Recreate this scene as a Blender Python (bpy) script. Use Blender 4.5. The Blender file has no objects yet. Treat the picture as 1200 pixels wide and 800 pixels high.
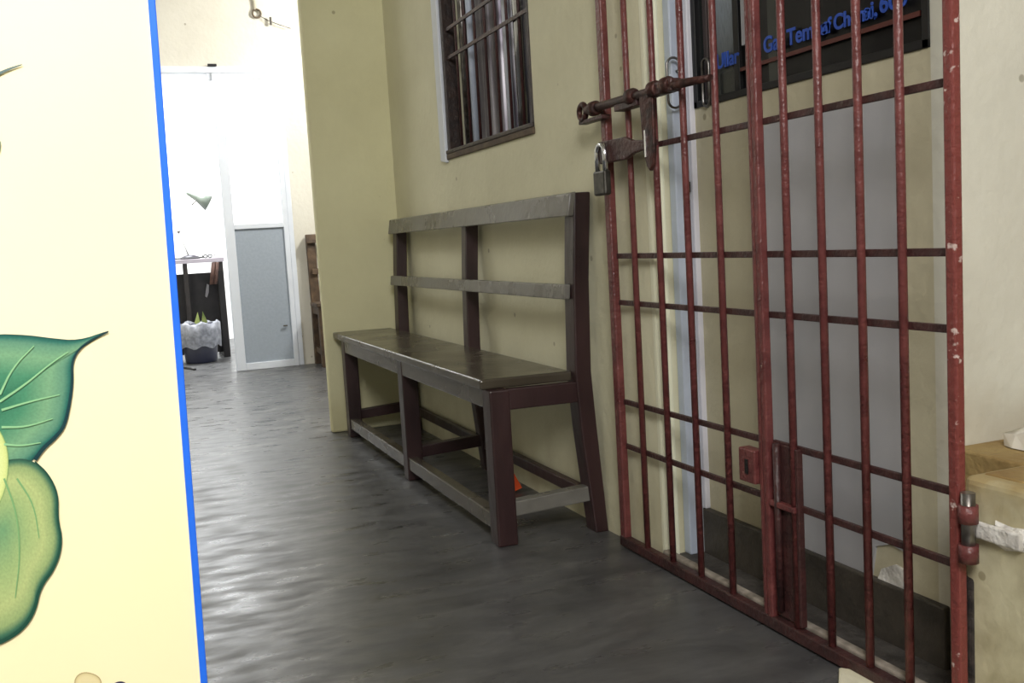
import bpy, bmesh, math, random
from mathutils import Vector, Matrix
random.seed(7)
C = bpy.context.scene.collection
PI = math.pi

# ------------------------------------------------------------------ helpers
def lin(c):
    return tuple(((v/255)/12.92 if v/255 <= .04045 else ((v/255+.055)/1.055)**2.4) for v in c) + (1,)

def mat(name, col, rough=.6, metal=0, var=.0, scale=8, bump=0, bscale=60, spec=.5, emit=None, es=0, trans=0, alpha=1,
        col2=None, stretch=(1, 1, 1), rvar=0, coat=0):
    m = bpy.data.materials.new(name); m.use_nodes = True
    nt = m.node_tree; b = nt.nodes['Principled BSDF']
    b.inputs['Base Color'].default_value = lin(col); b.inputs['Roughness'].default_value = rough
    b.inputs['Metallic'].default_value = metal; b.inputs['Specular IOR Level'].default_value = spec
    b.inputs['Transmission Weight'].default_value = trans; b.inputs['Alpha'].default_value = alpha
    b.inputs['Coat Weight'].default_value = coat
    if emit: b.inputs['Emission Color'].default_value = lin(emit); b.inputs['Emission Strength'].default_value = es
    tc = nt.nodes.new('ShaderNodeTexCoord'); mp = nt.nodes.new('ShaderNodeMapping')
    mp.inputs['Scale'].default_value = stretch; nt.links.new(tc.outputs['Object'], mp.inputs['Vector'])
    if var or col2 or rvar:
        n = nt.nodes.new('ShaderNodeTexNoise'); n.inputs['Scale'].default_value = scale; n.inputs['Detail'].default_value = 6
        nt.links.new(mp.outputs[0], n.inputs['Vector'])
        if var or col2:
            r = nt.nodes.new('ShaderNodeValToRGB'); r.color_ramp.elements[0].position = .35; r.color_ramp.elements[1].position = .68
            c = lin(col); d = lin(col2) if col2 else tuple(v*(1-var) for v in c[:3])+(1,)
            r.color_ramp.elements[0].color = d; r.color_ramp.elements[1].color = c
            nt.links.new(n.outputs['Fac'], r.inputs[0]); nt.links.new(r.outputs[0], b.inputs['Base Color'])
        if rvar:
            mr = nt.nodes.new('ShaderNodeMapRange'); mr.inputs[1].default_value = .3; mr.inputs[2].default_value = .7
            mr.inputs[3].default_value = max(.03, rough-rvar); mr.inputs[4].default_value = min(1, rough+rvar)
            nt.links.new(n.outputs['Fac'], mr.inputs[0]); nt.links.new(mr.outputs[0], b.inputs['Roughness'])
    if bump:
        n2 = nt.nodes.new('ShaderNodeTexNoise'); n2.inputs['Scale'].default_value = bscale; n2.inputs['Detail'].default_value = 4
        nt.links.new(mp.outputs[0], n2.inputs['Vector'])
        bp = nt.nodes.new('ShaderNodeBump'); bp.inputs['Strength'].default_value = bump; bp.inputs['Distance'].default_value = .01
        nt.links.new(n2.outputs['Fac'], bp.inputs['Height']); nt.links.new(bp.outputs[0], b.inputs['Normal'])
    return m

class MB:
    def __init__(s): s.bm = bmesh.new()
    def box(s, x0, x1, y0, y1, z0, z1):
        v = [s.bm.verts.new((x, y, z)) for x in (x0, x1) for y in (y0, y1) for z in (z0, z1)]
        for f in ((0,1,3,2),(4,6,7,5),(0,4,5,1),(2,3,7,6),(0,2,6,4),(1,5,7,3)): s.bm.faces.new([v[i] for i in f])
        return s
    def prism(s, pts, axis, a, b):
        # pts: 2-D outline in the two other axes, extruded along axis from a to b
        def P(p, q):
            l = list(p); l.insert(axis, q); return l
        A = [s.bm.verts.new(P(p, a)) for p in pts]; Bv = [s.bm.verts.new(P(p, b)) for p in pts]
        n = len(pts)
        s.bm.faces.new(A); s.bm.faces.new(Bv[::-1])
        for i in range(n): s.bm.faces.new((A[i], Bv[i], Bv[(i+1) % n], A[(i+1) % n]))
        return s
    def tube(s, pts, r, n=12, closed=False, rs=None, cap=True):
        pts = [Vector(p) for p in pts]; m = len(pts); rings = []
        up = None
        for i, p in enumerate(pts):
            if closed: d = (pts[(i+1) % m]-pts[i-1]).normalized()
            else: d = (pts[min(i+1, m-1)]-pts[max(i-1, 0)]).normalized()
            if up is None: up = Vector((0,0,1)) if abs(d.z) < .9 else Vector((1,0,0))
            u = (up - d*up.dot(d)).normalized(); w = d.cross(u); up = u
            rr = rs[i] if rs else r
            rings.append([s.bm.verts.new(p+(u*math.cos(2*PI*k/n)+w*math.sin(2*PI*k/n))*rr) for k in range(n)])
        for i in range(m if closed else m-1):
            a, b = rings[i], rings[(i+1) % m]
            for k in range(n):
                f = s.bm.faces.new((a[k], a[(k+1) % n], b[(k+1) % n], b[k])); f.smooth = True
        if not closed and cap: s.bm.faces.new(rings[0][::-1]); s.bm.faces.new(rings[-1])
        return s
    def lathe(s, prof, c, n=28, M=None):
        M = M or Matrix()
        rings = [[s.bm.verts.new(Vector(c)+M.to_3x3() @ Vector((r*math.cos(2*PI*k/n), r*math.sin(2*PI*k/n), z))) for k in range(n)] for r, z in prof]
        for a, b in zip(rings, rings[1:]):
            for k in range(n):
                f = s.bm.faces.new((a[k], a[(k+1) % n], b[(k+1) % n], b[k])); f.smooth = True
        return s
    def build(s, name, m, parent=None, bev=0, segs=2):
        bmesh.ops.recalc_face_normals(s.bm, faces=s.bm.faces)
        if parent is not None:
            r = parent
            while r.parent: r = r.parent
            if not r.get('_local'): bmesh.ops.translate(s.bm, verts=s.bm.verts, vec=-r.location)
        me = bpy.data.meshes.new(name); s.bm.to_mesh(me); s.bm.free()
        o = bpy.data.objects.new(name, me); C.objects.link(o); me.materials.append(m)
        if parent is not None: o.parent = parent
        if bev:
            b = o.modifiers.new('bevel', 'BEVEL'); b.width = bev; b.segments = segs; b.limit_method = 'ANGLE'; b.angle_limit = .6
        return o

def tag(o, label=None, cat=None, group=None, kind=None):
    for k, v in (('label', label), ('category', cat), ('group', group), ('kind', kind)):
        if v: o[k] = v
    return o
def thing(name, loc, label, cat, group=None, rz=0, local=False):
    o = bpy.data.objects.new(name, None); C.objects.link(o); o.location = loc; o.rotation_euler.z = rz
    o.empty_display_size = .05
    if local: o['_local'] = 1
    return tag(o, label, cat, group)
def struct(o): o['kind'] = 'structure'; return o

# ------------------------------------------------------------------ materials
def wall_mat(name, c1, c2, dirt=None, dz=(.0, .5), rough=.75, dirt_noise=5, strength=1.0):
    m = mat(name, c1, rough, bump=.25, bscale=35)
    nt = m.node_tree; b = nt.nodes['Principled BSDF']
    geo = nt.nodes.new('ShaderNodeNewGeometry')
    n = nt.nodes.new('ShaderNodeTexNoise'); n.inputs['Scale'].default_value = 2.2; n.inputs['Detail'].default_value = 8; n.inputs['Roughness'].default_value = .65
    nt.links.new(geo.outputs['Position'], n.inputs['Vector'])
    r = nt.nodes.new('ShaderNodeValToRGB'); r.color_ramp.elements[0].position = .3; r.color_ramp.elements[1].position = .7
    r.color_ramp.elements[0].color = lin(c2); r.color_ramp.elements[1].color = lin(c1)
    nt.links.new(n.outputs['Fac'], r.inputs[0])
    # small chips and spots
    v = nt.nodes.new('ShaderNodeTexVoronoi'); v.inputs['Scale'].default_value = 7
    nt.links.new(geo.outputs['Position'], v.inputs['Vector'])
    vr = nt.nodes.new('ShaderNodeValToRGB'); vr.color_ramp.elements[0].position = .045; vr.color_ramp.elements[1].position = .06
    vr.color_ramp.elements[0].color = (.45,.42,.36,1); vr.color_ramp.elements[1].color = (1,1,1,1)
    nt.links.new(v.outputs['Distance'], vr.inputs[0])
    mx = nt.nodes.new('ShaderNodeMixRGB'); mx.blend_type = 'MULTIPLY'; mx.inputs[0].default_value = .7
    nt.links.new(r.outputs[0], mx.inputs[1]); nt.links.new(vr.outputs[0], mx.inputs[2])
    out = mx.outputs[0]
    if dirt:
        sx = nt.nodes.new('ShaderNodeSeparateXYZ'); nt.links.new(geo.outputs['Position'], sx.inputs[0])
        n3 = nt.nodes.new('ShaderNodeTexNoise'); n3.inputs['Scale'].default_value = dirt_noise; n3.inputs['Detail'].default_value = 7
        nt.links.new(geo.outputs['Position'], n3.inputs['Vector'])
        mr = nt.nodes.new('ShaderNodeMapRange'); mr.inputs[1].default_value = dz[0]; mr.inputs[2].default_value = dz[1]
        mr.inputs[3].default_value = 1; mr.inputs[4].default_value = 0
        nt.links.new(sx.outputs['Z'], mr.inputs[0])
        ml = nt.nodes.new('ShaderNodeMath'); ml.operation = 'MULTIPLY'; nt.links.new(mr.outputs[0], ml.inputs[0])
        rr = nt.nodes.new('ShaderNodeMapRange'); rr.inputs[1].default_value = .38; rr.inputs[2].default_value = .62
        rr.inputs[4].default_value = strength
        nt.links.new(n3.outputs['Fac'], rr.inputs[0]); nt.links.new(rr.outputs[0], ml.inputs[1])
        mx2 = nt.nodes.new('ShaderNodeMixRGB'); nt.links.new(ml.outputs[0], mx2.inputs[0])
        nt.links.new(out, mx2.inputs[1]); mx2.inputs[2].default_value = lin(dirt)
        out = mx2.outputs[0]
    nt.links.new(out, b.inputs['Base Color'])
    return m

M_wall = wall_mat('yellow distempered plaster', (226,223,194), (212,208,178), dirt=(168,156,118), dz=(0,.35), strength=.5)
M_pillar = wall_mat('pale yellow plaster', (230,227,188), (218,214,174), dirt=(176,166,120), dz=(0,.3), strength=.4)
M_far = wall_mat('cream plaster', (220,217,206), (208,204,192))
M_white = wall_mat('white plaster', (245,245,245), (238,238,238))
M_jamb = wall_mat('chalky cream plaster', (222,221,208), (204,203,190), dirt=(150,125,80), dz=(.38,.75), strength=.35)
M_low = wall_mat('stained cream plaster', (216,210,180), (196,190,158), dirt=(120,104,62), dz=(-.3,.75), dirt_noise=13, strength=.8)
def brown_top(m, z0, z1, col):
    nt = m.node_tree; b = nt.nodes['Principled BSDF']; src = b.inputs['Base Color'].links[0].from_socket
    geo = nt.nodes.new('ShaderNodeNewGeometry'); sx = nt.nodes.new('ShaderNodeSeparateXYZ'); nt.links.new(geo.outputs['Position'], sx.inputs[0])
    n = nt.nodes.new('ShaderNodeTexNoise'); n.inputs['Scale'].default_value = 14; n.inputs['Detail'].default_value = 6; nt.links.new(geo.outputs['Position'], n.inputs['Vector'])
    ad_ = nt.nodes.new('ShaderNodeMath'); ad_.operation = 'MULTIPLY_ADD'; nt.links.new(n.outputs['Fac'], ad_.inputs[0]); ad_.inputs[1].default_value = .16; nt.links.new(sx.outputs['Z'], ad_.inputs[2])
    mr = nt.nodes.new('ShaderNodeMapRange'); mr.inputs[1].default_value = z0+.08; mr.inputs[2].default_value = z1+.08; mr.inputs[4].default_value = .85
    nt.links.new(ad_.outputs[0], mr.inputs[0])
    mx = nt.nodes.new('ShaderNodeMixRGB'); nt.links.new(mr.outputs[0], mx.inputs[0]); nt.links.new(src, mx.inputs[1]); mx.inputs[2].default_value = lin(col)
    nt.links.new(mx.outputs[0], b.inputs['Base Color'])
brown_top(M_low, .33, .405, (156,134,86))
M_ledge = mat('brown stained ledge plaster', (158,136,88), .8, col2=(132,104,60), scale=7, bump=.5)
M_floor = None
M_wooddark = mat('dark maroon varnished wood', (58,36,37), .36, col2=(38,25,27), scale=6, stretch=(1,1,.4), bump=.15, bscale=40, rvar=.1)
M_woodseat = mat('dark varnish with grey sheen', (82,76,65), .24, col2=(68,62,52), scale=5, bump=.12, bscale=25, rvar=.08)  # greyish sheen of the seat top painted into the wood colour
M_woodrail = mat('varnish with pale highlights', (128,127,121), .3, col2=(94,91,85), scale=6, bump=.2, bscale=30, rvar=.12)  # gloss highlights on the rails painted in as a pale grey base
M_woodold = mat('old brown wood', (98,78,58), .6, col2=(62,48,36), scale=14, bump=.3)
M_gate = mat('maroon gloss paint', (116,62,60), .36, col2=(92,47,47), scale=22, bump=.35, bscale=90, rvar=.1)
M_gatedark = mat('dark oxide red paint', (72,40,39), .45, col2=(52,31,31), scale=25, bump=.35, bscale=90)
M_chip = mat('chipped maroon paint', (140,66,62), .4, bump=.4, bscale=80)
def chip(m):
    nt = m.node_tree; b = nt.nodes['Principled BSDF']; geo = nt.nodes.new('ShaderNodeNewGeometry')
    n = nt.nodes.new('ShaderNodeTexNoise'); n.inputs['Scale'].default_value = 55; n.inputs['Detail'].default_value = 5; nt.links.new(geo.outputs['Position'], n.inputs['Vector'])
    n2 = nt.nodes.new('ShaderNodeTexNoise'); n2.inputs['Scale'].default_value = 6; nt.links.new(geo.outputs['Position'], n2.inputs['Vector'])
    a = nt.nodes.new('ShaderNodeMath'); a.operation = 'MULTIPLY_ADD'; nt.links.new(n2.outputs['Fac'], a.inputs[0]); a.inputs[1].default_value = .6; nt.links.new(n.outputs['Fac'], a.inputs[2])
    mr = nt.nodes.new('ShaderNodeMapRange'); mr.inputs[1].default_value = .95; mr.inputs[2].default_value = 1.0; nt.links.new(a.outputs[0], mr.inputs[0])
    mx = nt.nodes.new('ShaderNodeMixRGB'); nt.links.new(mr.outputs[0], mx.inputs[0]); mx.inputs[1].default_value = lin((120,58,54)); mx.inputs[2].default_value = lin((196,176,170))
    nt.links.new(mx.outputs[0], b.inputs['Base Color'])
chip(M_chip)
M_rust = mat('rusted greasy steel', (84,48,42), .5, metal=.4, col2=(46,32,30), scale=40, bump=.5)
M_steel = mat('worn steel', (150,148,146), .3, metal=.9, col2=(96,90,84), scale=30)
M_chrome = mat('polished steel', (225,228,235), .14, metal=1)
M_alu = mat('white powder coated aluminium', (222,228,238), .35, var=.06)
M_alublue = mat('bluish white painted door edge', (205,216,235), .4, var=.15, scale=12)
M_greypanel = mat('grey laminate', (158,168,180), .5, var=.08, scale=60)
M_black = mat('black rubber', (18,18,20), .5, var=.2)
M_darkglass = mat('dark glass', (13,13,15), .3, var=.3, spec=.25)
M_glass = mat('clear pane', (245,250,255), .03, trans=1, alpha=.35, var=.01)
M_paperwall = mat('grey white laminate sheet', (184,184,188), .5, col2=(172,173,177), scale=5)
M_skirt = mat('dark cement skirting', (80,74,66), .55, col2=(58,54,48), scale=12, bump=.3)
M_cement = mat('dark cement', (88,84,80), .6, col2=(60,57,54), scale=25, bump=.4)
M_creamstep = mat('cream painted step', (225,220,196), .6, col2=(196,188,150), scale=10, bump=.2)
M_whitepl = mat('white plaster patch', (240,238,232), .8, col2=(190,186,180), scale=40, bump=.7)

def floor_material():
    m = mat('polished grey cement', (92,92,90), .4)
    nt = m.node_tree; b = nt.nodes['Principled BSDF']
    geo = nt.nodes.new('ShaderNodeNewGeometry')
    mp = nt.nodes.new('ShaderNodeMapping'); mp.inputs['Scale'].default_value = (.8, 2.0, 1); nt.links.new(geo.outputs['Position'], mp.inputs['Vector'])
    n = nt.nodes.new('ShaderNodeTexNoise'); n.inputs['Scale'].default_value = 3.2; n.inputs['Detail'].default_value = 10; n.inputs['Roughness'].default_value = .7
    n.inputs['Distortion'].default_value = .8
    nt.links.new(mp.outputs[0], n.inputs['Vector'])
    r = nt.nodes.new('ShaderNodeValToRGB'); e = r.color_ramp.elements
    e[0].position = .3; e[0].color = lin((56,56,58)); e[1].position = .62; e[1].color = lin((90,90,90))
    x = e.new(.8); x.color = lin((136,136,135))
    nt.links.new(n.outputs['Fac'], r.inputs[0]); nt.links.new(r.outputs[0], b.inputs['Base Color'])
    mr = nt.nodes.new('ShaderNodeMapRange'); mr.inputs[1].default_value = .3; mr.inputs[2].default_value = .7; mr.inputs[3].default_value = .22; mr.inputs[4].default_value = .5
    n2 = nt.nodes.new('ShaderNodeTexNoise'); n2.inputs['Scale'].default_value = 9; n2.inputs['Detail'].default_value = 8
    nt.links.new(mp.outputs[0], n2.inputs['Vector'])
    nt.links.new(n2.outputs['Fac'], mr.inputs[0]); nt.links.new(mr.outputs[0], b.inputs['Roughness'])
    bp = nt.nodes.new('ShaderNodeBump'); bp.inputs['Strength'].default_value = .28; bp.inputs['Distance'].default_value = .0035
    nt.links.new(n2.outputs['Fac'], bp.inputs['Height']); nt.links.new(bp.outputs[0], b.inputs['Normal'])
    return m
M_floor = floor_material()

# ------------------------------------------------------------------ the room shell
W = 1.205       # face of the bench wall
RX = 1.315      # face of the recess wall behind the gate
YP = 4.429      # near face of the pillar
YD = 7.28       # far partition
HC = 2.75
struct(MB().box(-1.6, 3.2, -1.6, 10.6, -.1, 0).build('floor', M_floor))
struct(MB().box(-1.6, 3.2, -1.6, 10.6, HC, HC+.1).build('ceiling', M_far))
# bench wall with its window opening
WY0, WY1, WZ0, WZ1 = 2.80, 3.635, 1.15, 2.2
w = MB()
w.box(W, W+.3, 2.13, WY0, 0, HC); w.box(W, W+.3, WY1, YP, 0, HC)
w.box(W, W+.3, WY0, WY1, 0, WZ0); w.box(W, W+.3, WY0, WY1, WZ1, HC)
struct(w.build('wall_right', M_wall))
struct(MB().box(.838, W+.3, YP, YP+.045, 0, HC).build('wall_pillar', M_pillar, bev=.008))
# recess wall behind the gate, its near end turns away to the right above the ledge
w = MB()
w.box(RX, RX+.2, 1.346, 2.13, 0, 1.1)
w.box(RX, RX+.2, 1.346, 2.13, 2.2, HC); w.box(RX, RX+.2, 2.085, 2.13, 1.1, 2.2)
w.box(RX+.2, W+.3, 2.0, 2.13, 0, HC)
struct(w.build('wall_recess', wall_mat('tan yellow plaster', (204,198,172), (188,181,154), dirt=(140,126,92), dz=(0,.4), strength=.6)))
struct(MB().box(RX, 3.2, 1.318, 1.346, 0.0, HC).build('wall_side', M_jamb))
# low ledge wall on the near right
w = MB(); w.box(W-.005, 3.2, -1.6, 1.176, 0, .412)
w.build('wall_low', M_low, bev=.012, segs=3)['kind'] = 'structure'
w = MB(); w.box(W+.022, 3.2, -1.6, 1.16, .405, .4145); w.box(RX+.004, 3.2, 1.15, 1.318, .3, .4145)
struct(w.build('trim_1', M_ledge, bev=.004))
struct(MB().box(3.2, 3.3, -1.6, 1.5, 0, HC).build('wall_outer', M_jamb))
# hidden sides that only bounce light
struct(MB().box(-1.7, -1.6, -1.6, 10.6, 0, HC).build('wall_left', M_far))
struct(MB().box(-1.7, 3.3, -1.7, -1.6, 0, HC).build('wall_back', M_far))
# far partition wall: above the door frame, left of it and right of it
w = MB(); w.box(-1.6, 1.21, YD, YD+.1, 2.115, HC); w.box(1.21, 3.2, YD, YD+.1, 0, HC); w.box(-1.6, .1, YD, YD+.1, 0, 2.115)
struct(w.build('wall_far', M_far))
struct(MB().box(3.2, 3.3, 1.6, 10.6, 0, HC).build('wall_hall_right', M_far))
struct(MB().box(-1.6, 3.2, 10.2, 10.3, 0, HC).build('wall_office', M_white))
struct(MB().box(2.0, 2.1, YD+.1, 10.2, 0, HC).build('wall_office_right', M_white))
# plaster border on the far side of the bench-wall window, recess skirting, threshold
struct(MB().prism([(3.636, 1.118), (3.70, 1.128), (3.70, 2.3), (3.636, 2.3)], 0, W-.012, W+.02).build('trim_2', M_alu, bev=.003))
struct(MB().box(RX-.014, RX+.02, 1.32, 2.12, 0, .128).build('baseboard_recess', M_skirt, bev=.004))
struct(MB().box(1.19, RX, 1.16, 2.13, -.01, .014).build('trim_3', M_cement, bev=.004))
struct(MB().box(1.192, 1.212, 1.178, 2.118, -.01, .034).build('trim_11', mat('worn light cement edge', (170,160,148), .7, col2=(120,112,102), scale=30), bev=.004))
struct(MB().prism([(1.05, 1.30), (1.155, 1.425), (1.168, 1.41), (1.168, 1.17), (1.195, 1.15), (1.195, -.4), (1.05, -.4)], 2, -.005, .012).build('trim_4', M_creamstep, bev=.004))
struct(MB().prism([(1.425, .20), (1.46, .205), (1.50, .19), (1.515, .12), (1.86, .12), (1.86, 1.026), (1.425, 1.036)], 0, RX-.005, RX+.01).build('trim_5', M_paperwall))

struct(MB().prism([(1.425, .12), (1.50, .12), (1.485, .15), (1.45, .168), (1.425, .165)], 0, RX-.005, RX+.01).build('trim_10', M_whitepl))
# ------------------------------------------------------------------ window above the bench
wn = thing('window_1', (W, (WY0+WY1)/2, WZ0), None, None); wn['kind'] = 'structure'
M_wframe = mat('dark brown painted frame', (58,42,36), .5, col2=(34,26,24), scale=30, bump=.3)
f = MB(); f.box(W-.002, W+.05, WY0, WY0+.014, WZ0, WZ1); f.box(W-.002, W+.05, WY1-.025, WY1, WZ0, WZ1)
f.box(W-.002, W+.05, WY0, WY1, WZ1-.035, WZ1); f.box(W-.010, W+.05, WY0, WY1, WZ0-.002, WZ0+.012)
f.build('window_frame', M_wframe, wn, bev=.003)
MB().box(W-.008, W+.2, WY0-.002, WY1+.0, WZ0-.022, WZ0-.002).build('window_sill', mat('brown cement sill', (100,84,66), .7, col2=(74,60,48), scale=20), wn, bev=.003)
for k in range(7):
    y = WY0+.12+k*.1
    MB().tube([(W+.018, y, WZ0+.01), (W+.018, y, WZ1-.02)], .005).build('bar', M_gatedark, wn)
for z in (1.498, 1.60, 1.9):
    MB().box(W+.010, W+.016, WY0+.005, WY1-.005, z-.006, z+.006).build('crossbar', M_gatedark, wn)
def curtain(y0, y1, x, amp, waves, z0, z1, n=140):
    m = MB(); a = []
    for i in range(n+1):
        t = i/n; y = y0+(y1-y0)*t
        xx = x+amp*math.sin(2*PI*waves*t)+amp*.4*math.sin(2*PI*waves*2.7*t+1)
        a.append((m.bm.verts.new((xx, y, z0)), m.bm.verts.new((xx, y, z1))))
    for p, q in zip(a, a[1:]):
        fc = m.bm.faces.new((p[0], q[0], q[1], p[1])); fc.smooth = True
    return m
M_curt = mat('dark shiny folded curtain', (150,148,152), .3, metal=.55, col2=(60,54,66), scale=14, stretch=(1,3,.15))
curtain(WY0+.02, WY1-.02, W+.085, .020, 9, WZ0+.01, WZ1-.02).build('curtain', M_curt, wn)
for y, r, mm in ((3.46, .014, M_alublue), (3.00, .024, M_chrome), (3.12, .012, M_alu), (3.55, .010, M_steel)):
    MB().tube([(W+.055, y, WZ0+.012), (W+.055, y, WZ1-.02)], r).build('pole', mm, wn)
MB().box(W+.06, W+.066, WY0+.035, 2.90, WZ0+.02, 1.44).build('pane', mat('pale frosted glass', (176,176,160), .4, var=.1), wn)
MB().box(W+.2, W+.21, WY0-.01, WY1+.01, WZ0-.02, WZ1).build('backing', M_black, wn)

# ------------------------------------------------------------------ window behind the gate, lettered dark glass
w2 = thing('window_2', (RX, 1.71, 1.1), None, None); w2['kind'] = 'structure'
f = MB(); f.box(RX-.004, RX+.04, 1.346, 1.362, 1.1, 2.2); f.box(RX-.004, RX+.04, 2.07, 2.086, 1.1, 2.2)
f.box(RX-.004, RX+.04, 1.346, 2.086, 1.1, 1.116); f.box(RX-.004, RX+.04, 1.346, 2.086, 2.18, 2.2)
f.build('window_frame', M_black, w2, bev=.002)
MB().box(RX+.002, RX+.03, 1.905, 1.925, 1.116, 2.18).build('mullion', M_black, w2, bev=.002)
MB().box(RX+.002, RX+.03, 2.03, 2.045, 1.116, 2.18).build('mullion', mat('dark brown aluminium', (46,28,26), .4, var=.2), w2, bev=.002)
MB().box(RX+.012, RX+.018, 1.36, 1.905, 1.114, 2.182).build('pane', M_darkglass, w2)
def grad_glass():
    m = mat('pane with painted reflection', (60,70,72), .25, var=.3, scale=30)
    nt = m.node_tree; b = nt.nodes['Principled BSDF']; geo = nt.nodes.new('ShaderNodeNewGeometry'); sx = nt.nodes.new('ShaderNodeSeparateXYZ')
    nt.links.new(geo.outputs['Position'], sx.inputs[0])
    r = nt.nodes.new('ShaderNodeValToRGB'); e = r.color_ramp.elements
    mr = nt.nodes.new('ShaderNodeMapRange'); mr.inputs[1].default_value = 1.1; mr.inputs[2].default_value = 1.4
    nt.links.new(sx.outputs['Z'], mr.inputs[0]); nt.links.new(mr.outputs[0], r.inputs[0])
    e[0].position = .2; e[0].color = lin((46,50,46)); e[1].position = .85; e[1].color = lin((176,190,206))  # paler blue upward: a reflection painted into the glass colour
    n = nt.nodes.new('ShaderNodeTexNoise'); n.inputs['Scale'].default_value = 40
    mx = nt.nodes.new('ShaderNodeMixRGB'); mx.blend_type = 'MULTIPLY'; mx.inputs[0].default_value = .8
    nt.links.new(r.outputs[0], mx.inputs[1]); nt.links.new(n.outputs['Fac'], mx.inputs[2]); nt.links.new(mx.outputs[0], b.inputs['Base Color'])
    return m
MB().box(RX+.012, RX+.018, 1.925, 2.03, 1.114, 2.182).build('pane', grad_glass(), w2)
MB().box(RX+.012, RX+.018, 2.045, 2.07, 1.114, 2.182).build('pane', mat('green black glass', (26,34,32), .2, var=.3), w2)
MB().box(RX+.004, RX+.0115, 1.868, 1.895, 1.21, 2.18).build('pane_strip', mat('pale upright strip', (190,192,200), .7, var=.2), w2)  # narrow pale strip just in front of the dark glass
MB().box(RX+.004, RX+.0115, 1.772, 1.80, 1.116, 2.18).build('pane_strip', mat('grey upright strip', (74,76,70), .7, var=.2), w2)  # narrow grey strip just in front of the dark glass
M_blue = mat('blue lettering', (42,88,196), .5, var=.25, scale=60)
def words():
    allbm = bmesh.new()
    for txt, y, z in (('Ullar', 1.995, 1.176), ('Gas', 1.815, 1.178), ('Tempo', 1.735, 1.178), ('of', 1.632, 1.178), ('Chenn', 1.592, 1.179), ('ai,', 1.508, 1.181), ('600', 1.468, 1.183)):
        cu = bpy.data.curves.new('t', 'FONT'); cu.body = txt; cu.size = .040 if txt in ('Chenn', 'of', 'ai,') else .046; cu.offset = .0010; cu.extrude = .0008
        to = bpy.data.objects.new('t', cu); C.objects.link(to)
        to.matrix_world = Matrix(((0,0,-1,RX+.0105-.008), (-1,0,0,y), (0,1,0,z), (0,0,0,1)))
        bpy.context.view_layer.update()
        me = bpy.data.meshes.new_from_object(to.evaluated_get(bpy.context.evaluated_depsgraph_get()))
        me.transform(to.matrix_world); allbm.from_mesh(me)
        bpy.data.objects.remove(to); bpy.data.curves.remove(cu); bpy.data.meshes.remove(me)
    m = MB(); m.bm.free(); m.bm = allbm
    return m
words().build('lettering', M_blue, w2)
MB().prism([(1.90, 1.155), (1.90, 1.163), (1.37, 1.166), (1.37, 1.157)], 0, RX+.001, RX+.005).build('underline', mat('dull red line', (92,44,36), .5, var=.2), w2)

# ------------------------------------------------------------------ white door edges in the corner behind the gate
dr = thing('door_1', (1.26, 2.1, .018), None, None); dr['kind'] = 'structure'
MB().box(1.260, 1.285, 2.098, 2.128, .014, 2.3).build('door_edge', M_alublue, dr, bev=.004)
MB().box(1.2905, 1.312, 2.100, 2.128, .014, 2.3).build('door_edge', mat('grey white door edge', (196,200,208), .4, var=.12), dr, bev=.003)
MB().box(1.285, 1.2905, 2.108, 2.126, .014, 2.3).build('seal', M_black, dr)
MB().box(RX-.014, RX+.002, 2.087, 2.114, .128, 2.3).build('door_stile', mat('white stile', (226,226,236), .45, var=.08), dr, bev=.003)
def dhandle(x, y, z0, z1, wdt):
    pts = []
    r = wdt/2
    for a in range(0, 181, 20): pts.append((x+r*math.cos(math.radians(a)), y, z1-r+r*math.sin(math.radians(a))))
    for a in range(180, 361, 20): pts.append((x+r*math.cos(math.radians(a)), y, z0+r+r*math.sin(math.radians(a))))
    return pts
MB().tube(dhandle(1.257, 2.080, 1.102, 1.218, .036), .003, closed=True).build('handle', M_steel, dr)
MB().tube([(1.257+.016, 2.080, 1.19), (1.275, 2.10, 1.19)], .003).build('handle_mount', M_steel, dr)
MB().box(1.291, 1.299, 2.095, 2.100, .905, .93).build('keyhole', M_black, dr)
MB().tube([(RX-.006, 2.027+.014*math.cos(a), 1.152+(.04 if math.sin(a) > 0 else -.04)+.014*math.sin(a)) for a in [2*PI*k/16 for k in range(16)]], .003, closed=True).build('window_handle', M_steel, w2)

# end corner of the bench wall, its lit edge painted as brighter cream
struct(MB().box(W-.002, W+.040, 2.120, 2.142, 0, 2.6).build('trim_6', mat('lit cream wall edge', (240,240,214), .5, var=.04), bev=.006))

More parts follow.
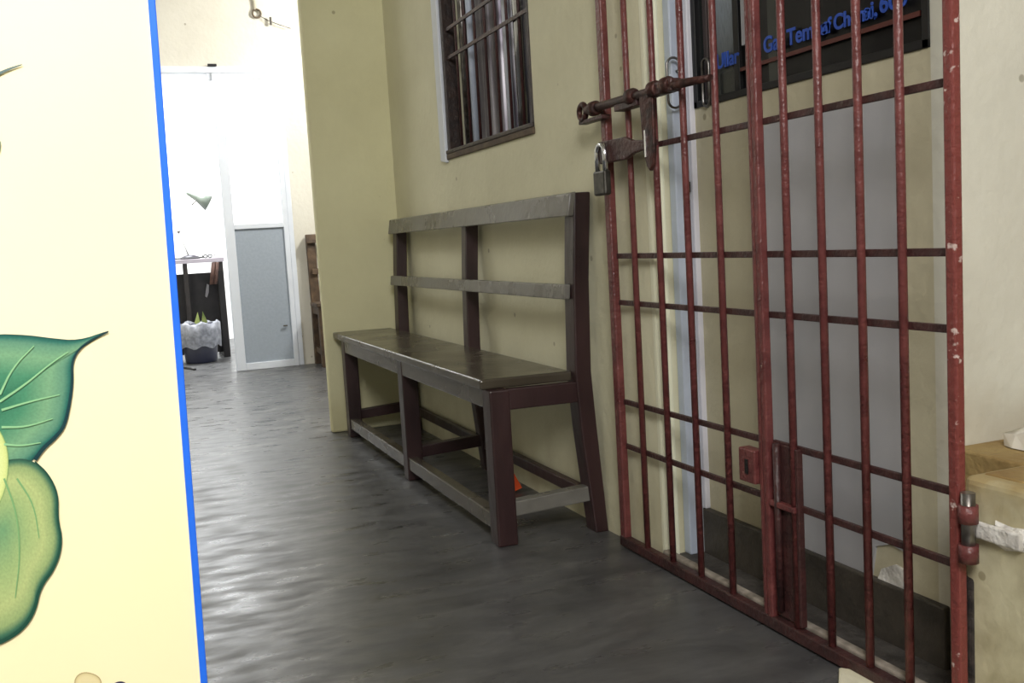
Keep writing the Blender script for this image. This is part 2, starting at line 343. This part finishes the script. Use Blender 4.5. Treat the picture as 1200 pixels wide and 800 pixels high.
# ------------------------------------------------------------------ the bench
def bench(loc, rz, L, label, m_leg, m_seat, m_rail, name='wooden_bench', mid=True, shear=0, over=(.012, .012)):
    t = thing(name, loc, label, 'bench', None, rz, local=True)
    # local: X along the bench, Y towards the back (0 front .. .31 foot of back legs)
    D = .285
    def beam(nm, pts, x0, x1, m): return MB().prism(pts, 0, x0, x1).build(nm, m, t, bev=.004)
    # seat: a board with an overhanging front lip
    MB().box(-over[0], L+over[1], -.014, D-.038, .424, .452).build('seat', m_seat, t, bev=.006, segs=3)
    MB().box(.055, L-.055, .002, .028, .372, .424).build('apron', m_seat, t, bev=.003)
    for x in (.004, L-.032): MB().box(x, x+.028, .055, .25, .368, .424).build('end_apron', m_leg, t, bev=.003)
    xs = [(0, .062)] + ([(L*.513-.03, L*.513+.03)] if mid else []) + [(L-.062, L)]
    for a, b in xs:
        MB().box(a, b, 0, .056, 0, .424).build('front_leg', m_leg, t, bev=.005, segs=2)
        # raked rear post running up to the top rail
        w_ = .03
        post = [(.318, 0), (.298, .30), (.290, .45), (.297, .70), (.313, .932), (.266, .932), (.252, .70), (.244, .45), (.252, .30), (.280, 0)]
        inset = 0 if a == 0 or b == L else .006
        MB().prism(post, 0, a+inset, b-inset).build('back_post', m_leg, t, bev=.004)
        MB().prism([(.055, .076), (.055, .116), (.292, .132), (.292, .090)], 0, a+.012, b-.012).build('stretcher', m_rail if b == L else m_leg, t, bev=.003)
    MB().box(.05, L-.05, .004, .04, .038, .082).build('front_rail', m_seat, t, bev=.003)
    MB().box(.03, L-.03, .280, .304, .078, .112).build('rear_rail', m_leg, t, bev=.003)
    # back slats lie on the front of the posts
    MB().prism([(.242, .870), (.252, .930), (.270, .934), (.260, .870)], 0, -.004, L+.004).build('top_rail', m_rail, t, bev=.003)
    MB().prism([(.230, .648), (.234, .688), (.252, .688), (.248, .648)], 0, .02, L-.02).build('back_slat', m_rail, t, bev=.003)
    if shear:
        for ch in t.children: ch.data.transform(Matrix(((1, shear, 0, 0), (0, 1, 0, 0), (0, 0, 1, 0), (0, 0, 0, 1))))
    return t
# the near bench: length runs away from the camera along the wall; local X -> world -Y
bench((.884, 2.452+1.87, 0), -PI/2, 1.87, 'long dark wooden bench with open slatted back against the yellow wall beside the gate', M_wooddark, M_woodseat, M_woodrail, shear=.07, over=(.09, -.03))
bench((1.285, YD-.33, 0), 0, 1.2, 'old brown bench half hidden behind the pillar beside the aluminium door', M_woodold, M_woodold, M_woodold)

# orange scrap on the floor below the bench
m = MB()
pts = [(.0,0,.004),(.03,.005,.012),(.035,.04,.004),(.02,.06,.016),(-.012,.04,.006),(.012,.03,.062)]
v = [m.bm.verts.new((1.135+x, 2.97+y, z)) for x, y, z in pts]
for fc in ((0,1,5),(1,2,5),(2,3,5),(3,4,5),(4,0,5),(0,4,3,2,1)): m.bm.faces.new([v[i] for i in fc])
tag(m.build('plastic_scrap', mat('orange plastic', (226,84,30), .5, var=.1)), 'small crumpled orange scrap on the floor under the bench', 'scrap')

# ------------------------------------------------------------------ the steel gate
GX = 1.178
g = thing('steel_gate', (GX, 1.7, .0), 'maroon painted steel bar gate with a sliding bolt in front of the lettered window', 'gate')
GT = 2.05
def vbar(y, r=.0076): return MB().tube([(GX, y, .03), (GX, y, GT)], r, n=12)
for y in (2.166, 2.043, 1.918, 1.792, 1.568, 1.469, 1.368, 1.272):
    vbar(y).build('bar', M_gate, g)
for y0, y1, nm, x0, x1 in ((2.268, 2.296, 'end_stile', GX-.010, GX+.010), (1.657, 1.671, 'meeting_stile', GX-.009, GX+.010), (1.639, 1.6555, 'meeting_stile', GX-.011, GX+.008), (1.156, 1.176, 'hinge_stile', GX-.008, GX+.010)):
    MB().box(x0, x1, y0, y1, .02, GT).build(nm, M_chip if nm == 'hinge_stile' else M_gate, g, bev=.004)
for z in (.27, .386, .642, .76, 1.015, 1.5):
    for a, b in ((1.172, 1.64), (1.66, 2.28)):
        MB().box(GX+.004, GX+.012, a, b, z-.0065, z+.0065).build('crossbar', M_gatedark, g, bev=.0015)
MB().box(GX-.012, GX+.010, 1.16, 2.296, .004, .030).build('bottom_rail', M_gatedark, g, bev=.003)
MB().box(GX-.012, GX+.010, 1.16, 2.296, GT-.02, GT+.01).build('top_rail', M_gate, g, bev=.003)
# drop-bolt housing and lock box
h = MB(); h.box(GX+.0, GX+.008, 1.557, 1.637, .035, .388); h.box(GX-.006, GX+.008, 1.551, 1.559, .035, .388)
hs = h.build('bolt_cover', M_gatedark, g, bev=.002)
MB().tube([(GX-.006, 1.615, .05), (GX-.006, 1.615, .39)], .007).build('drop_bolt', M_gatedark, hs)
MB().box(GX-.012, GX+.002, 1.557, 1.637, .262, .274).build('strap', M_gate, hs, bev=.002)
lb = MB().box(GX-.018, GX+.01, 1.673, 1.728, .296, .366).build('lock_box', M_gate, g, bev=.003)
MB().box(GX-.020, GX-.017, 1.694, 1.704, .315, .345).build('keyhole', M_black, lb)
# the sliding bolt across the left leaf
BZ, BX = 1.130, GX-.03
bo = MB().tube([(BX, 2.33, BZ+.002), (BX, 1.90, BZ-.004), (BX, 1.76, BZ-.012)], .0085, rs=[.0105, .0105, .007]).build('sliding_bolt', M_rust, g)
ey = [(BX, 2.352+.019*math.cos(a), BZ-.0+.019*math.sin(a)) for a in [2*PI*k/20 for k in range(20)]]
MB().tube(ey, .0075, closed=True).build('eye', M_rust, bo)
MB().box(BX-.004, BX+.02, 2.24, 2.372, BZ-.030, BZ-.020).build('bracket', M_gatedark, bo, bev=.002)
MB().box(BX-.006, BX+.024, 2.06, 2.17, BZ-.024, BZ-.008).build('bracket', M_gatedark, bo, bev=.002)
for y in (2.285, 2.09, 1.985, 1.93):
    MB().tube([(BX, y-.018, BZ), (BX, y-.010, BZ), (BX, y+.010, BZ), (BX, y+.018, BZ)], .0, rs=[.013,.0185,.0185,.013], n=18).build('guide', M_rust, bo)
MB().box(BX-.010, BX+.018, 1.90, 2.01, BZ-.016, BZ+.012).build('guide_plate', M_gatedark, bo, bev=.004)
MB().prism([(2.045, BZ), (1.985, BZ+.004), (1.987, 1.0), (1.994, .965), (2.008, .952), (2.022, .965), (2.034, 1.0)], 0, BX-.008, BX+.002).build('bolt_handle', M_rust, bo, bev=.003)
MB().prism([(2.016, .985), (2.023, .985), (2.023, 1.045), (2.016, 1.045)], 0, BX-.0105, BX-.0075).build('slot', M_chrome, bo)
hp = MB().prism([(2.275, 1.03), (2.262, 1.045), (2.13, 1.043), (2.09, 1.03), (1.99, 1.022), (1.99, 1.008), (2.09, 1.0), (2.13, .990), (2.262, .990), (2.275, 1.005)], 0, GX-.034, GX-.022).build('hasp', M_gatedark, g, bev=.003)
MB().box(GX-.024, GX-.008, 2.17, 2.20, 1.0, 1.028).build('lug', M_gatedark, hp, bev=.002)
# hinge strap set in broken plaster at the gate's foot
hg = MB().tube([(GX-.004, 1.140, .285), (GX-.004, 1.140, .395)], .011).build('hinge', M_steel, g)
for z in (.30, .362): MB().tube([(GX-.004, 1.140, z-.014), (GX-.004, 1.140, z+.014)], .015).build('knuckle', M_gate, hg)
MB().box(GX+.008, GX+.018, 1.058, 1.14, .322, .348).build('hinge_strap', M_whitepl, hg, bev=.003)
rr = random.Random(3)
def blob(c, size, seed, n=26, flat=.35):
    r_ = random.Random(seed); m = MB(); N = 14
    ctr = m.bm.verts.new((c[0]-size[0], c[1], c[2]))
    ring = []; ring2 = []
    for k in range(N):
        a = 2*PI*k/N; q = .7+.5*r_.random()
        ring.append(m.bm.verts.new((c[0], c[1]+size[1]*q*math.cos(a), c[2]+size[2]*q*math.sin(a))))
        q *= .6+.2*r_.random()
        ring2.append(m.bm.verts.new((c[0]-size[0]*(.7+.5*r_.random()), c[1]+size[1]*q*math.cos(a), c[2]+size[2]*q*math.sin(a))))
    for k in range(N):
        j = (k+1) % N
        m.bm.faces.new((ring[k], ring[j], ring2[j], ring2[k])); m.bm.faces.new((ring2[k], ring2[j], ctr))
    return m
XF = W-.004
struct(blob((XF, 1.085, .335), (.008, .040, .022), 4).build('trim_7', M_whitepl))
struct(MB().box(W-.010, W+.02, 1.155, 1.178, 0, .25).build('trim_9', mat('blackened plaster corner', (58,50,46), .8, col2=(30,26,26), scale=40, bump=.6), bev=.006))

# padlock hanging on the hasp
pk = thing('padlock', (GX-.036, 2.23, .91), 'steel padlock hanging on the left edge of the maroon gate', 'padlock')
PX = GX-.0455
MB().box(PX-.010, PX+.010, 2.200, 2.262, .912, .972).build('body', mat('grimy grey steel', (84,82,76), .4, metal=.6, col2=(52,50,46), scale=50), pk, bev=.005)
sh = [(PX, 2.210, .968), (PX, 2.210, 1.015)] + [(PX, 2.231-.021*math.cos(a), 1.015+.021*math.sin(a)) for a in (.5, 1.0, 1.57, 2.1, 2.6)] + [(PX, 2.252, 1.015), (PX, 2.252, .968)]
MB().tube(sh, .0065).build('shackle', M_chrome, pk)

# white crumpled packet on the ledge
def packet():
    m = MB(); r_ = random.Random(5); nx, ny = 9, 6; g0 = {}
    for i in range(nx+1):
        for j in range(ny+1):
            u, v_ = i/nx, j/ny
            hgt = .055*math.sin(PI*min(1, .15+u))*math.sin(PI*(.1+.8*v_))+.008*r_.random()
            for s in (0, 1): g0[i, j, s] = m.bm.verts.new((1.385+.24*u+.01*r_.random(), 1.10+.17*v_-.05*u+.01*r_.random(), .4165+(.006+hgt if s else 0)))
    for i in range(nx):
        for j in range(ny):
            for s in (0, 1):
                fc = m.bm.faces.new((g0[i,j,s], g0[i+1,j,s], g0[i+1,j+1,s], g0[i,j+1,s])); fc.smooth = True
    for i in range(nx):
        for j in (0, ny): m.bm.faces.new((g0[i,j,0], g0[i+1,j,0], g0[i+1,j,1], g0[i,j,1]))
    for j in range(ny):
        for i in (0, nx): m.bm.faces.new((g0[i,j,0], g0[i,j+1,0], g0[i,j+1,1], g0[i,j,1]))
    return m
pt = thing('paper_packet', (1.45, 1.2, .42), 'crumpled white packet lying on the brown stained ledge', 'packet')
packet().build('wrapper', mat('white wrapper', (240,238,228), .6, col2=(214,208,196), scale=20), pt)
MB().tube([(1.395, 1.13, .440), (1.44, 1.105, .446), (1.49, 1.085, .444), (1.56, 1.065, .438)], .003).build('seam', mat('dark green seam', (40,70,54), .6, var=.2), pt)

# ------------------------------------------------------------------ far aluminium door and partition
ad = thing('door_2', (.73, YD, 0), None, None); ad['kind'] = 'structure'
fr = MB(); fr.box(.1, 1.21, YD-.02, YD+.05, 2.068, 2.112); fr.box(1.175, 1.21, YD-.02, YD+.05, 0, 2.068); fr.box(.1, .14, YD-.02, YD+.05, 0, 2.068)
fr.build('door_frame', M_alu, ad, bev=.003)
lf = MB(); y0, y1 = YD-.025, YD+.02
lf.box(.735, .80, y0, y1, .0, 2.066); lf.box(1.14, 1.174, y0, y1, .0, 2.066)
lf.box(.80, 1.14, y0, y1, .0, .05); lf.box(.80, 1.14, y0, y1, .995, 1.03); lf.box(.80, 1.14, y0, y1, 2.03, 2.066)
leaf = lf.build('door_leaf', M_alu, ad, bev=.003)
MB().box(.798, 1.142, YD-.012, YD+.008, .048, .998).build('lower_panel', M_greypanel, leaf)
MB().box(.798, 1.142, YD-.003, YD+.003, 1.028, 2.032).build('pane', mat('glowing frosted pane', (250,250,250), .5, trans=.0, var=.02, emit=(255,255,255), es=.9), leaf)  # emission stands in for the bright room's light behind the glass
MB().box(.86, 1.0, YD-.006, YD-.0035, 1.735, 1.885).build('notice', mat('glowing notice paper', (252,250,225), .8, var=.02, emit=(255,252,225), es=.55), leaf)  # paper glows too, brightness of the pane put into its emission
MB().box(.70, .735, YD-.012, YD+.03, 2.02, 2.066).build('bracket', M_alu, ad, bev=.003)
MB().box(.715, .775, YD-.035, YD-.012, 2.112, 2.128).build('stopper', M_black, ad, bev=.002)
MB().box(1.08, 1.11, YD-.032, YD-.024, .29, .30).build('catch', M_steel, leaf)

# wire and hook on the wall above the door
hk = thing('wall_hook', (1.075, YD-.02, 2.47), 'small rusty ring hook with wire on the cream wall above the door', 'hook')
MB().tube([(1.075+.028*math.cos(a), YD-.016, 2.475+.028*math.sin(a)) for a in [2*PI*k/20 for k in range(20)]], .007, closed=True).build('ring', mat('rusty wire', (110,96,76), .6, var=.4), hk)
MB().tube([(1.065, YD-.012, 2.50), (1.062, YD-.012, 2.74)], .012).build('conduit', mat('grey conduit', (196,190,172), .6, var=.1), hk)
MB().tube([(1.09, YD-.02, 2.46), (1.15, YD-.03, 2.425), (1.22, YD-.03, 2.40), (1.30, YD-.03, 2.375)], .0028).build('wire', M_steel, hk)
MB().box(1.158, 1.172, YD-.035, YD-.022, 2.395, 2.45).build('clip', mat('dark clip', (84,80,74), .6, var=.2), hk, bev=.002)

# ------------------------------------------------------------------ desk, lamp and bin in the bright room
DY = 8.35
dk = thing('office_desk', (.5, DY, 0), 'narrow grey topped desk with dark back panel in the bright room', 'desk')
MB().box(-.3, .82, DY, DY+.55, .772, .806).build('desk_top', mat('grey mauve laminate', (176,168,178), .5, var=.08), dk, bev=.003)
M_dleg = mat('dark brown leg', (40,32,30), .6, col2=(28,24,23), scale=20)
for x, y in ((.50, DY+.03), (.775, DY+.03), (-.26, DY+.03), (.775, DY+.49), (-.26, DY+.49)):
    MB().box(x, x+.035, y, y+.035, 0, .772).build('leg', M_dleg, dk, bev=.003)
MB().box(-.26, .76, DY+.10, DY+.12, .04, .69).build('back_panel', mat('near black cloth panel', (34,31,32), .8, col2=(22,20,22), scale=12), dk)
MB().box(.76, .80, DY+.02, DY+.5, .0, .70).build('side_panel', mat('near black side', (30,27,28), .8, var=.2), dk)
M_lamp = mat('grey green enamel', (118,128,118), .35, var=.1)
M_lampw = mat('glowing white arm', (250,250,250), .5, var=.02, emit=(255,255,255), es=.5)  # emission washes the arm out, overexposure painted into the material
ld = thing('desk_lamp', (.60, DY+.15, .806), 'jointed desk lamp with a grey green cone shade on the desk', 'lamp')
LY = DY+.15
MB().lathe([(0, .806), (.075, .806), (.075, .822), (.03, .84), (0, .842)], (.57, LY, 0)).build('base', mat('dark enamel base', (60,56,66), .4, var=.2), ld)
MB().tube([(.56, LY, .835), (.50, LY, 1.03)], .006).build('lower_arm', mat('pale steel arm', (190,190,186), .4, metal=.3, var=.2), ld)
MB().tube([(.50, LY, 1.03), (.60, LY, 1.22), (.66, LY, 1.28)], .006).build('upper_arm', M_lampw, ld)
MB().lathe([(.0, -.013), (.012, -.012), (.012, .012), (0, .013)], (.50, LY, 1.03), M=Matrix.Rotation(PI/2, 4, 'X')).build('joint', M_steel, ld)
Rm = Vector((.86, -.12, -.50)).to_track_quat('Z', 'X').to_matrix().to_4x4()
MB().lathe([(.0, -.102), (.010, -.10), (.016, -.085), (.030, -.005), (.040, .02), (.066, .09), (.063, .09), (.036, .02), (.012, -.08), (.0, -.09)], (.675, LY, 1.29), M=Rm).build('lamp_shade', M_lamp, ld)
MB().tube([(.615, LY-.03, 1.235), (.655, LY-.03, 1.27)], .005).build('switch', M_steel, ld)
# small things on the desk
gl = thing('spectacles', (.69, DY+.08, .806), 'dark framed spectacles lying on the desk beside the lamp base', 'spectacles')
for dx in (0, .05): MB().tube([(.685+dx*.7+.014*math.cos(a), DY+.08, .822+.012*math.sin(a)) for a in [2*PI*k/16 for k in range(16)]], .004, closed=True).build('rim', M_black, gl)
for dx in (-.022, .072): MB().tube([(.68+dx, DY+.08, .835), (.68+dx+.02, DY+.20, .812)], .003).build('temple', M_black, gl)
cb = MB().tube([(.30, DY+.06, .815), (.40, DY+.05, .812), (.46, DY+.05, .815), (.54, DY+.035, .812), (.62, DY+.03, .812), (.67, DY+.03, .818)], .006)
tag(cb.build('power_cable', M_black), 'thin black cable looped across the desk top', 'cable')
# brown cloth hanging from the desk edge
m = curtain(.72, .775, 0, .009, 2.2, 0, .175, 40)
for vv in m.bm.verts:
    x, y, z = vv.co; vv.co = (y - (.10-z)*.3*(1 if z < .05 else 0), DY+.0035+x, .595+z)
cl = m.build('brown_cloth', mat('reddish brown cloth', (96,70,60), .8, col2=(70,48,42), scale=30)); cl.modifiers.new('s', 'SOLIDIFY').thickness = .006
tag(cl, 'reddish brown cloth hanging below the desk edge beside the door', 'cloth')
# bin with plastic liner
BNX, BNY = .565, DY-.19
bn = thing('waste_bin', (BNX, BNY, 0), 'dark blue waste bin lined with a clear plastic bag in front of the desk', 'bin')
MB().lathe([(0, .0), (.115, .0), (.12, .01), (.145, .30), (.14, .30), (.112, .014), (0, .012)], (BNX, BNY, 0)).build('bucket', mat('dark blue plastic', (38,40,58), .4, var=.15), bn)
m = MB(); n = 48; rings = []
for j, (r, z) in enumerate([(.135, .27), (.146, .312), (.158, .305), (.166, .24), (.158, .17), (.152, .125)]):
    rings.append([m.bm.verts.new((BNX+(r+.007*math.sin(k*1.9+j*1.3)*(j > 0)+.004*rr.random())*math.cos(2*PI*k/n), BNY+(r+.007*math.sin(k*1.9+j*1.3)*(j > 0)+.004*rr.random())*math.sin(2*PI*k/n), z+.012*math.sin(k*.9)*(j in (1, 5)))) for k in range(n)])
for a, b in zip(rings, rings[1:]):
    for k in range(n): m.bm.faces.new((a[k], a[(k+1) % n], b[(k+1) % n], b[k])).smooth = True
m.build('liner', mat('grey translucent polythene', (168,170,178), .3, alpha=.85, col2=(120,122,130), scale=30), bn)
m = MB()
for k in range(4):
    a = 2*PI*k/4+.6; p = Vector((BNX+.02, BNY, .28))
    tip = p+Vector((.03*math.cos(a), .03*math.sin(a), .08+.06*rr.random())); q = p+Vector((.05*math.cos(a+.8), .05*math.sin(a+.8), .03))
    v = [m.bm.verts.new(c) for c in (p, tip, q)]; m.bm.faces.new(v)
tag(m.build('green_wrapper', mat('yellow green paper', (150,160,90), .7, col2=(104,124,60), scale=20)), 'crumpled yellow green wrapper sticking up out of the waste bin', 'wrapper')
m = MB().prism([(.655, .50), (.668, .49), (.685, .53), (.692, .59), (.678, .60), (.665, .55)], 1, DY+.08, DY+.09)
tag(m.build('plastic_strip', mat('pale grey plastic', (120,118,122), .5, var=.2)), 'pale grey plastic strip against the dark panel above the waste bin', 'strip')
# closed umbrella tip-like dark cable on the floor
m = MB().tube([(.40, 7.75, .012), (.45, 7.68, .008), (.475, 7.60, .006)], .008)
tag(m.build('floor_cable', M_black), 'short dark cable end on the floor beside the painted board edge', 'cable')

# ------------------------------------------------------------------ painted board in the foreground
BY = .60
bd = thing('painted_board', (0, BY, 0), 'cream painted board with blue edging and a green leaf motif', 'board')
def ex(z): return .0195+.0154*z
M_board = mat('cream gloss paint', (250,239,198), .25, col2=(250,236,190), scale=3, coat=.3)
MB().prism([(-.62, 0), (ex(0)-.004, 0), (ex(1.5)-.004, 1.5), (-.62, 1.5)], 1, BY, BY+.02).build('panel', M_board, bd)
MB().prism([(ex(0)-.004, 0), (ex(0), 0), (ex(1.5), 1.5), (ex(1.5)-.004, 1.5)], 1, BY-.0015, BY+.0215).build('edging', mat('blue edging tape', (36,110,235), .35, var=.08, scale=40), bd, bev=.0006)
# leaf motif: outlines in metres on the board's face
F_, YA, PT, RO, HH = 1172.75, .3717436, .1024142, -.0589353, .82
cf = Vector((math.sin(YA)*math.cos(PT), math.cos(YA)*math.cos(PT), -math.sin(PT)))
cr = Vector((math.cos(YA), -math.sin(YA), 0)); cu_ = cr.cross(cf)
R2 = cr*math.cos(RO)+cu_*math.sin(RO); U2 = -cr*math.sin(RO)+cu_*math.cos(RO)
def art(x, y):     # drawn outline (in sketch units) -> metres on the board
    d = R2*((x-600)/F_)-U2*((y-400)/F_)+cf
    t = BY/d.y; return d.x*t, HH+d.z*t
def vcol_mat(name):
    m = bpy.data.materials.new(name); m.use_nodes = True; nt = m.node_tree; b = nt.nodes['Principled BSDF']
    a = nt.nodes.new('ShaderNodeVertexColor'); a.layer_name = 'Col'
    n = nt.nodes.new('ShaderNodeTexNoise'); n.inputs['Scale'].default_value = 60
    mx = nt.nodes.new('ShaderNodeMixRGB'); mx.blend_type = 'OVERLAY'; mx.inputs[0].default_value = .25
    nt.links.new(a.outputs[0], mx.inputs[1]); nt.links.new(n.outputs['Fac'], mx.inputs[2]); nt.links.new(mx.outputs[0], b.inputs['Base Color'])
    b.inputs['Roughness'].default_value = .3
    return m
M_leaf = vcol_mat('printed leaf')
def smooth(p, it=2, closed=True):
    for _ in range(it):
        q = []
        n = len(p)
        for i in range(n if closed else n-1):
            a, b = p[i], p[(i+1) % n]
            q += [(a[0]*.75+b[0]*.25, a[1]*.75+b[1]*.25), (a[0]*.25+b[0]*.75, a[1]*.25+b[1]*.75)]
        p = q if closed else [p[0]]+q+[p[-1]]
    return p
def shape(name, outl, ctr, cols, off, it=2, ks=(1, .955, .88, .7, .4, 0), parent=bd):
    outl = smooth(outl, it); bm = bmesh.new(); lay = bm.loops.layers.float_color.new('Col'); rings = []; cc = {}
    def V(p, c):
        x, z = art(*p); v = bm.verts.new((x, BY-off, z)); cc[v] = c; return v
    for k, c in zip(ks, cols):
        if k == 0: rings.append([V(ctr, c)])
        else: rings.append([V((ctr[0]+(p[0]-ctr[0])*k, ctr[1]+(p[1]-ctr[1])*k), c) for p in outl])
    n = len(outl)
    for a, b in zip(rings, rings[1:]):
        for i in range(n):
            j = (i+1) % n
            vs = (a[i], a[j], b[0]) if len(b) == 1 else (a[i], a[j], b[j], b[i])
            bm.faces.new(vs)
    for f_ in bm.faces:
        for l in f_.loops: l[lay] = lin(cc[l.vert])
    bmesh.ops.translate(bm, verts=bm.verts, vec=-bd.location)
    me = bpy.data.meshes.new(name); bm.to_mesh(me); bm.free(); me.materials.append(M_leaf)
    o = bpy.data.objects.new(name, me); C.objects.link(o); o.parent = parent
    return o
dk_, e2, g1, g2, g3 = (24,66,66), (40,104,92), (72,150,110), (128,180,130), (176,205,150)
up_leaf = [(-60,400),(-10,391),(30,392),(60,396),(92,399),(127,387),(127,389),(104,401),(91,412),(85,426),(86,446),(83,470),(77,498),(66,512),(52,523),(42,537),(10,560),(-40,560),(-90,500)]
shape('upper_leaf', up_leaf, (-8,470), [dk_, e2, (92,140,114), (116,160,122), (70,132,100), (40,104,80)], .0004)
lo_leaf = [(0,540),(25,536),(42,541),(57,555),(68,578),(67,606),(73,633),(65,663),(46,688),(41,714),(27,736),(0,753),(-50,760),(-90,690),(-70,580)]
shape('lower_leaf', lo_leaf, (4,620), [(34,72,62), (62,108,84), (140,162,108), (172,186,124), (150,174,116), (106,150,108)], .0006)
shape('bud', [(-40,490),(-5,495),(9,520),(11,550),(4,585),(-20,620),(-60,600)], (-20,548), [(110,150,90), (190,205,130), (205,215,140), (210,220,150), (215,222,150), (215,222,150)], .0008)
def ribbon(name, pts, w0, w1, col, off):
    bm = bmesh.new(); lay = bm.loops.layers.float_color.new('Col'); pts = smooth(pts, 2, False); n = len(pts); vs = []
    for i, p in enumerate(pts):
        a = pts[max(i-1, 0)]; b = pts[min(i+1, n-1)]; d = (b[0]-a[0], b[1]-a[1]); l = math.hypot(*d) or 1
        w = (w0+(w1-w0)*i/(n-1))/2; nx, ny = -d[1]/l*w, d[0]/l*w
        r = []
        for s in (1, -1):
            x, z = art(p[0]+nx*s, p[1]+ny*s); r.append(bm.verts.new((x, -off, z)))
        vs.append(r)
    for a, b in zip(vs, vs[1:]): bm.faces.new((a[0], a[1], b[1], b[0]))
    for f_ in bm.faces:
        for l_ in f_.loops: l_[lay] = lin(col)
    me = bpy.data.meshes.new(name); bm.to_mesh(me); bm.free(); me.materials.append(M_leaf)
    o = bpy.data.objects.new(name, me); C.objects.link(o); o.parent = bd
for pts in (([(0,470),(30,450),(60,425),(80,412)]), ([(2,480),(35,470),(70,462)]), ([(2,500),(30,500),(62,490)]), ([(5,520),(25,522),(48,518)]), ([(0,462),(15,430),(40,405)])):
    ribbon('vein', pts, 3, 1, (140,190,140), .0010)
for pts in (([(5,560),(20,600),(24,650),(18,700)]), ([(20,560),(40,590),(46,630)])):
    ribbon('vein', pts, 2.5, 1, (120,165,110), .0010)
ribbon('leaf_rim', [(127,388),(104,399),(90,411),(84,426),(85,446),(82,470),(76,498),(65,512),(51,524),(41,538)], 1.5, 5, (20,56,62), .0012)
ribbon('leaf_rim', [(41,540),(57,555),(68,578),(67,606),(73,633),(65,663),(46,688),(41,714),(27,736),(0,753),(-40,764)], 1.5, 5, (28,74,60), .0012)
ribbon('leaf_tip', [(-30,105),(-8,90),(8,82),(26,76)], 6, 1, (90,110,110), .0010)
shape('brown_mark', [(86,800),(90,790),(100,786),(114,790),(120,798),(118,815),(95,818)], (104,804), [(140,120,80), (180,165,120), (215,200,150), (225,212,165), (225,212,165), (225,212,165)], .0006)
shape('dark_mark', [(128,806),(134,799),(142,797),(149,800),(150,812),(135,816)], (140,807), [(80,80,100), (60,62,90), (50,52,84), (50,52,84), (50,52,84), (50,52,84)], .0006)
shape('brown_mark', [(-20,160),(0,162),(2,172),(-2,184),(-20,186)], (-12,173), [(120,130,110)]*6, .0006)

# ------------------------------------------------------------------ lights
def area(name, loc, target, size, power, col, sy=None):
    l = bpy.data.lights.new(name, 'AREA'); l.energy = power; l.color = col; l.size = size
    if sy: l.shape = 'RECTANGLE'; l.size_y = sy
    o = bpy.data.objects.new(name, l); C.objects.link(o); o.location = loc
    o.rotation_euler = (Vector(target)-Vector(loc)).to_track_quat('-Z', 'Y').to_euler()
    return o
area('tube_light_near', (-.25, -.9, 2.45), (.7, 1.8, .6), .8, 104, (1, .98, .96), 1.3)
l = bpy.data.lights.new('board_fill_spot', 'SPOT'); l.energy = 36; l.spot_size = .6; l.spot_blend = .8; l.shadow_soft_size = .06; l.color = (1, .98, .92)  # unseen spot added to overexpose the painted board
o = bpy.data.objects.new('board_fill_spot', l); C.objects.link(o); o.location = (-.35, -.35, 1.9)
o.rotation_euler = (Vector((-.2, .6, 1.15))-Vector(o.location)).to_track_quat('-Z', 'Y').to_euler()
area('office_light', (.3, 8.6, 2.6), (.3, 8.7, 0), 1.2, 170, (.95, .98, 1))
area('hall_light', (2.3, 6.0, 2.5), (1.0, 7.3, 1.6), .5, 58, (1, .98, .92))
area('hall_fill_light', (-.3, 5.6, 2.65), (.1, 6.0, 0), .8, 30, (1, .99, .95))  # unseen fill added to brighten the far door and floor

wd = bpy.data.worlds.new('World'); bpy.context.scene.world = wd; wd.use_nodes = True
wd.node_tree.nodes['Background'].inputs[0].default_value = (.9, .95, 1, 1); wd.node_tree.nodes['Background'].inputs[1].default_value = .3

# ------------------------------------------------------------------ camera
cam = bpy.data.cameras.new('camera'); co = bpy.data.objects.new('camera', cam); C.objects.link(co)
cam.sensor_width = 36; cam.sensor_fit = 'HORIZONTAL'; cam.lens = F_/1200*36; cam.clip_start = .02; cam.clip_end = 60
co.matrix_world = Matrix(((R2.x, U2.x, -cf.x, 0), (R2.y, U2.y, -cf.y, 0), (R2.z, U2.z, -cf.z, HH), (0, 0, 0, 1)))
sc = bpy.context.scene; sc.camera = co
sc.view_settings.view_transform = 'Standard'; sc.view_settings.look = 'None'; sc.view_settings.exposure = 0
for o in bpy.data.objects:
    if '_local' in o: del o['_local']
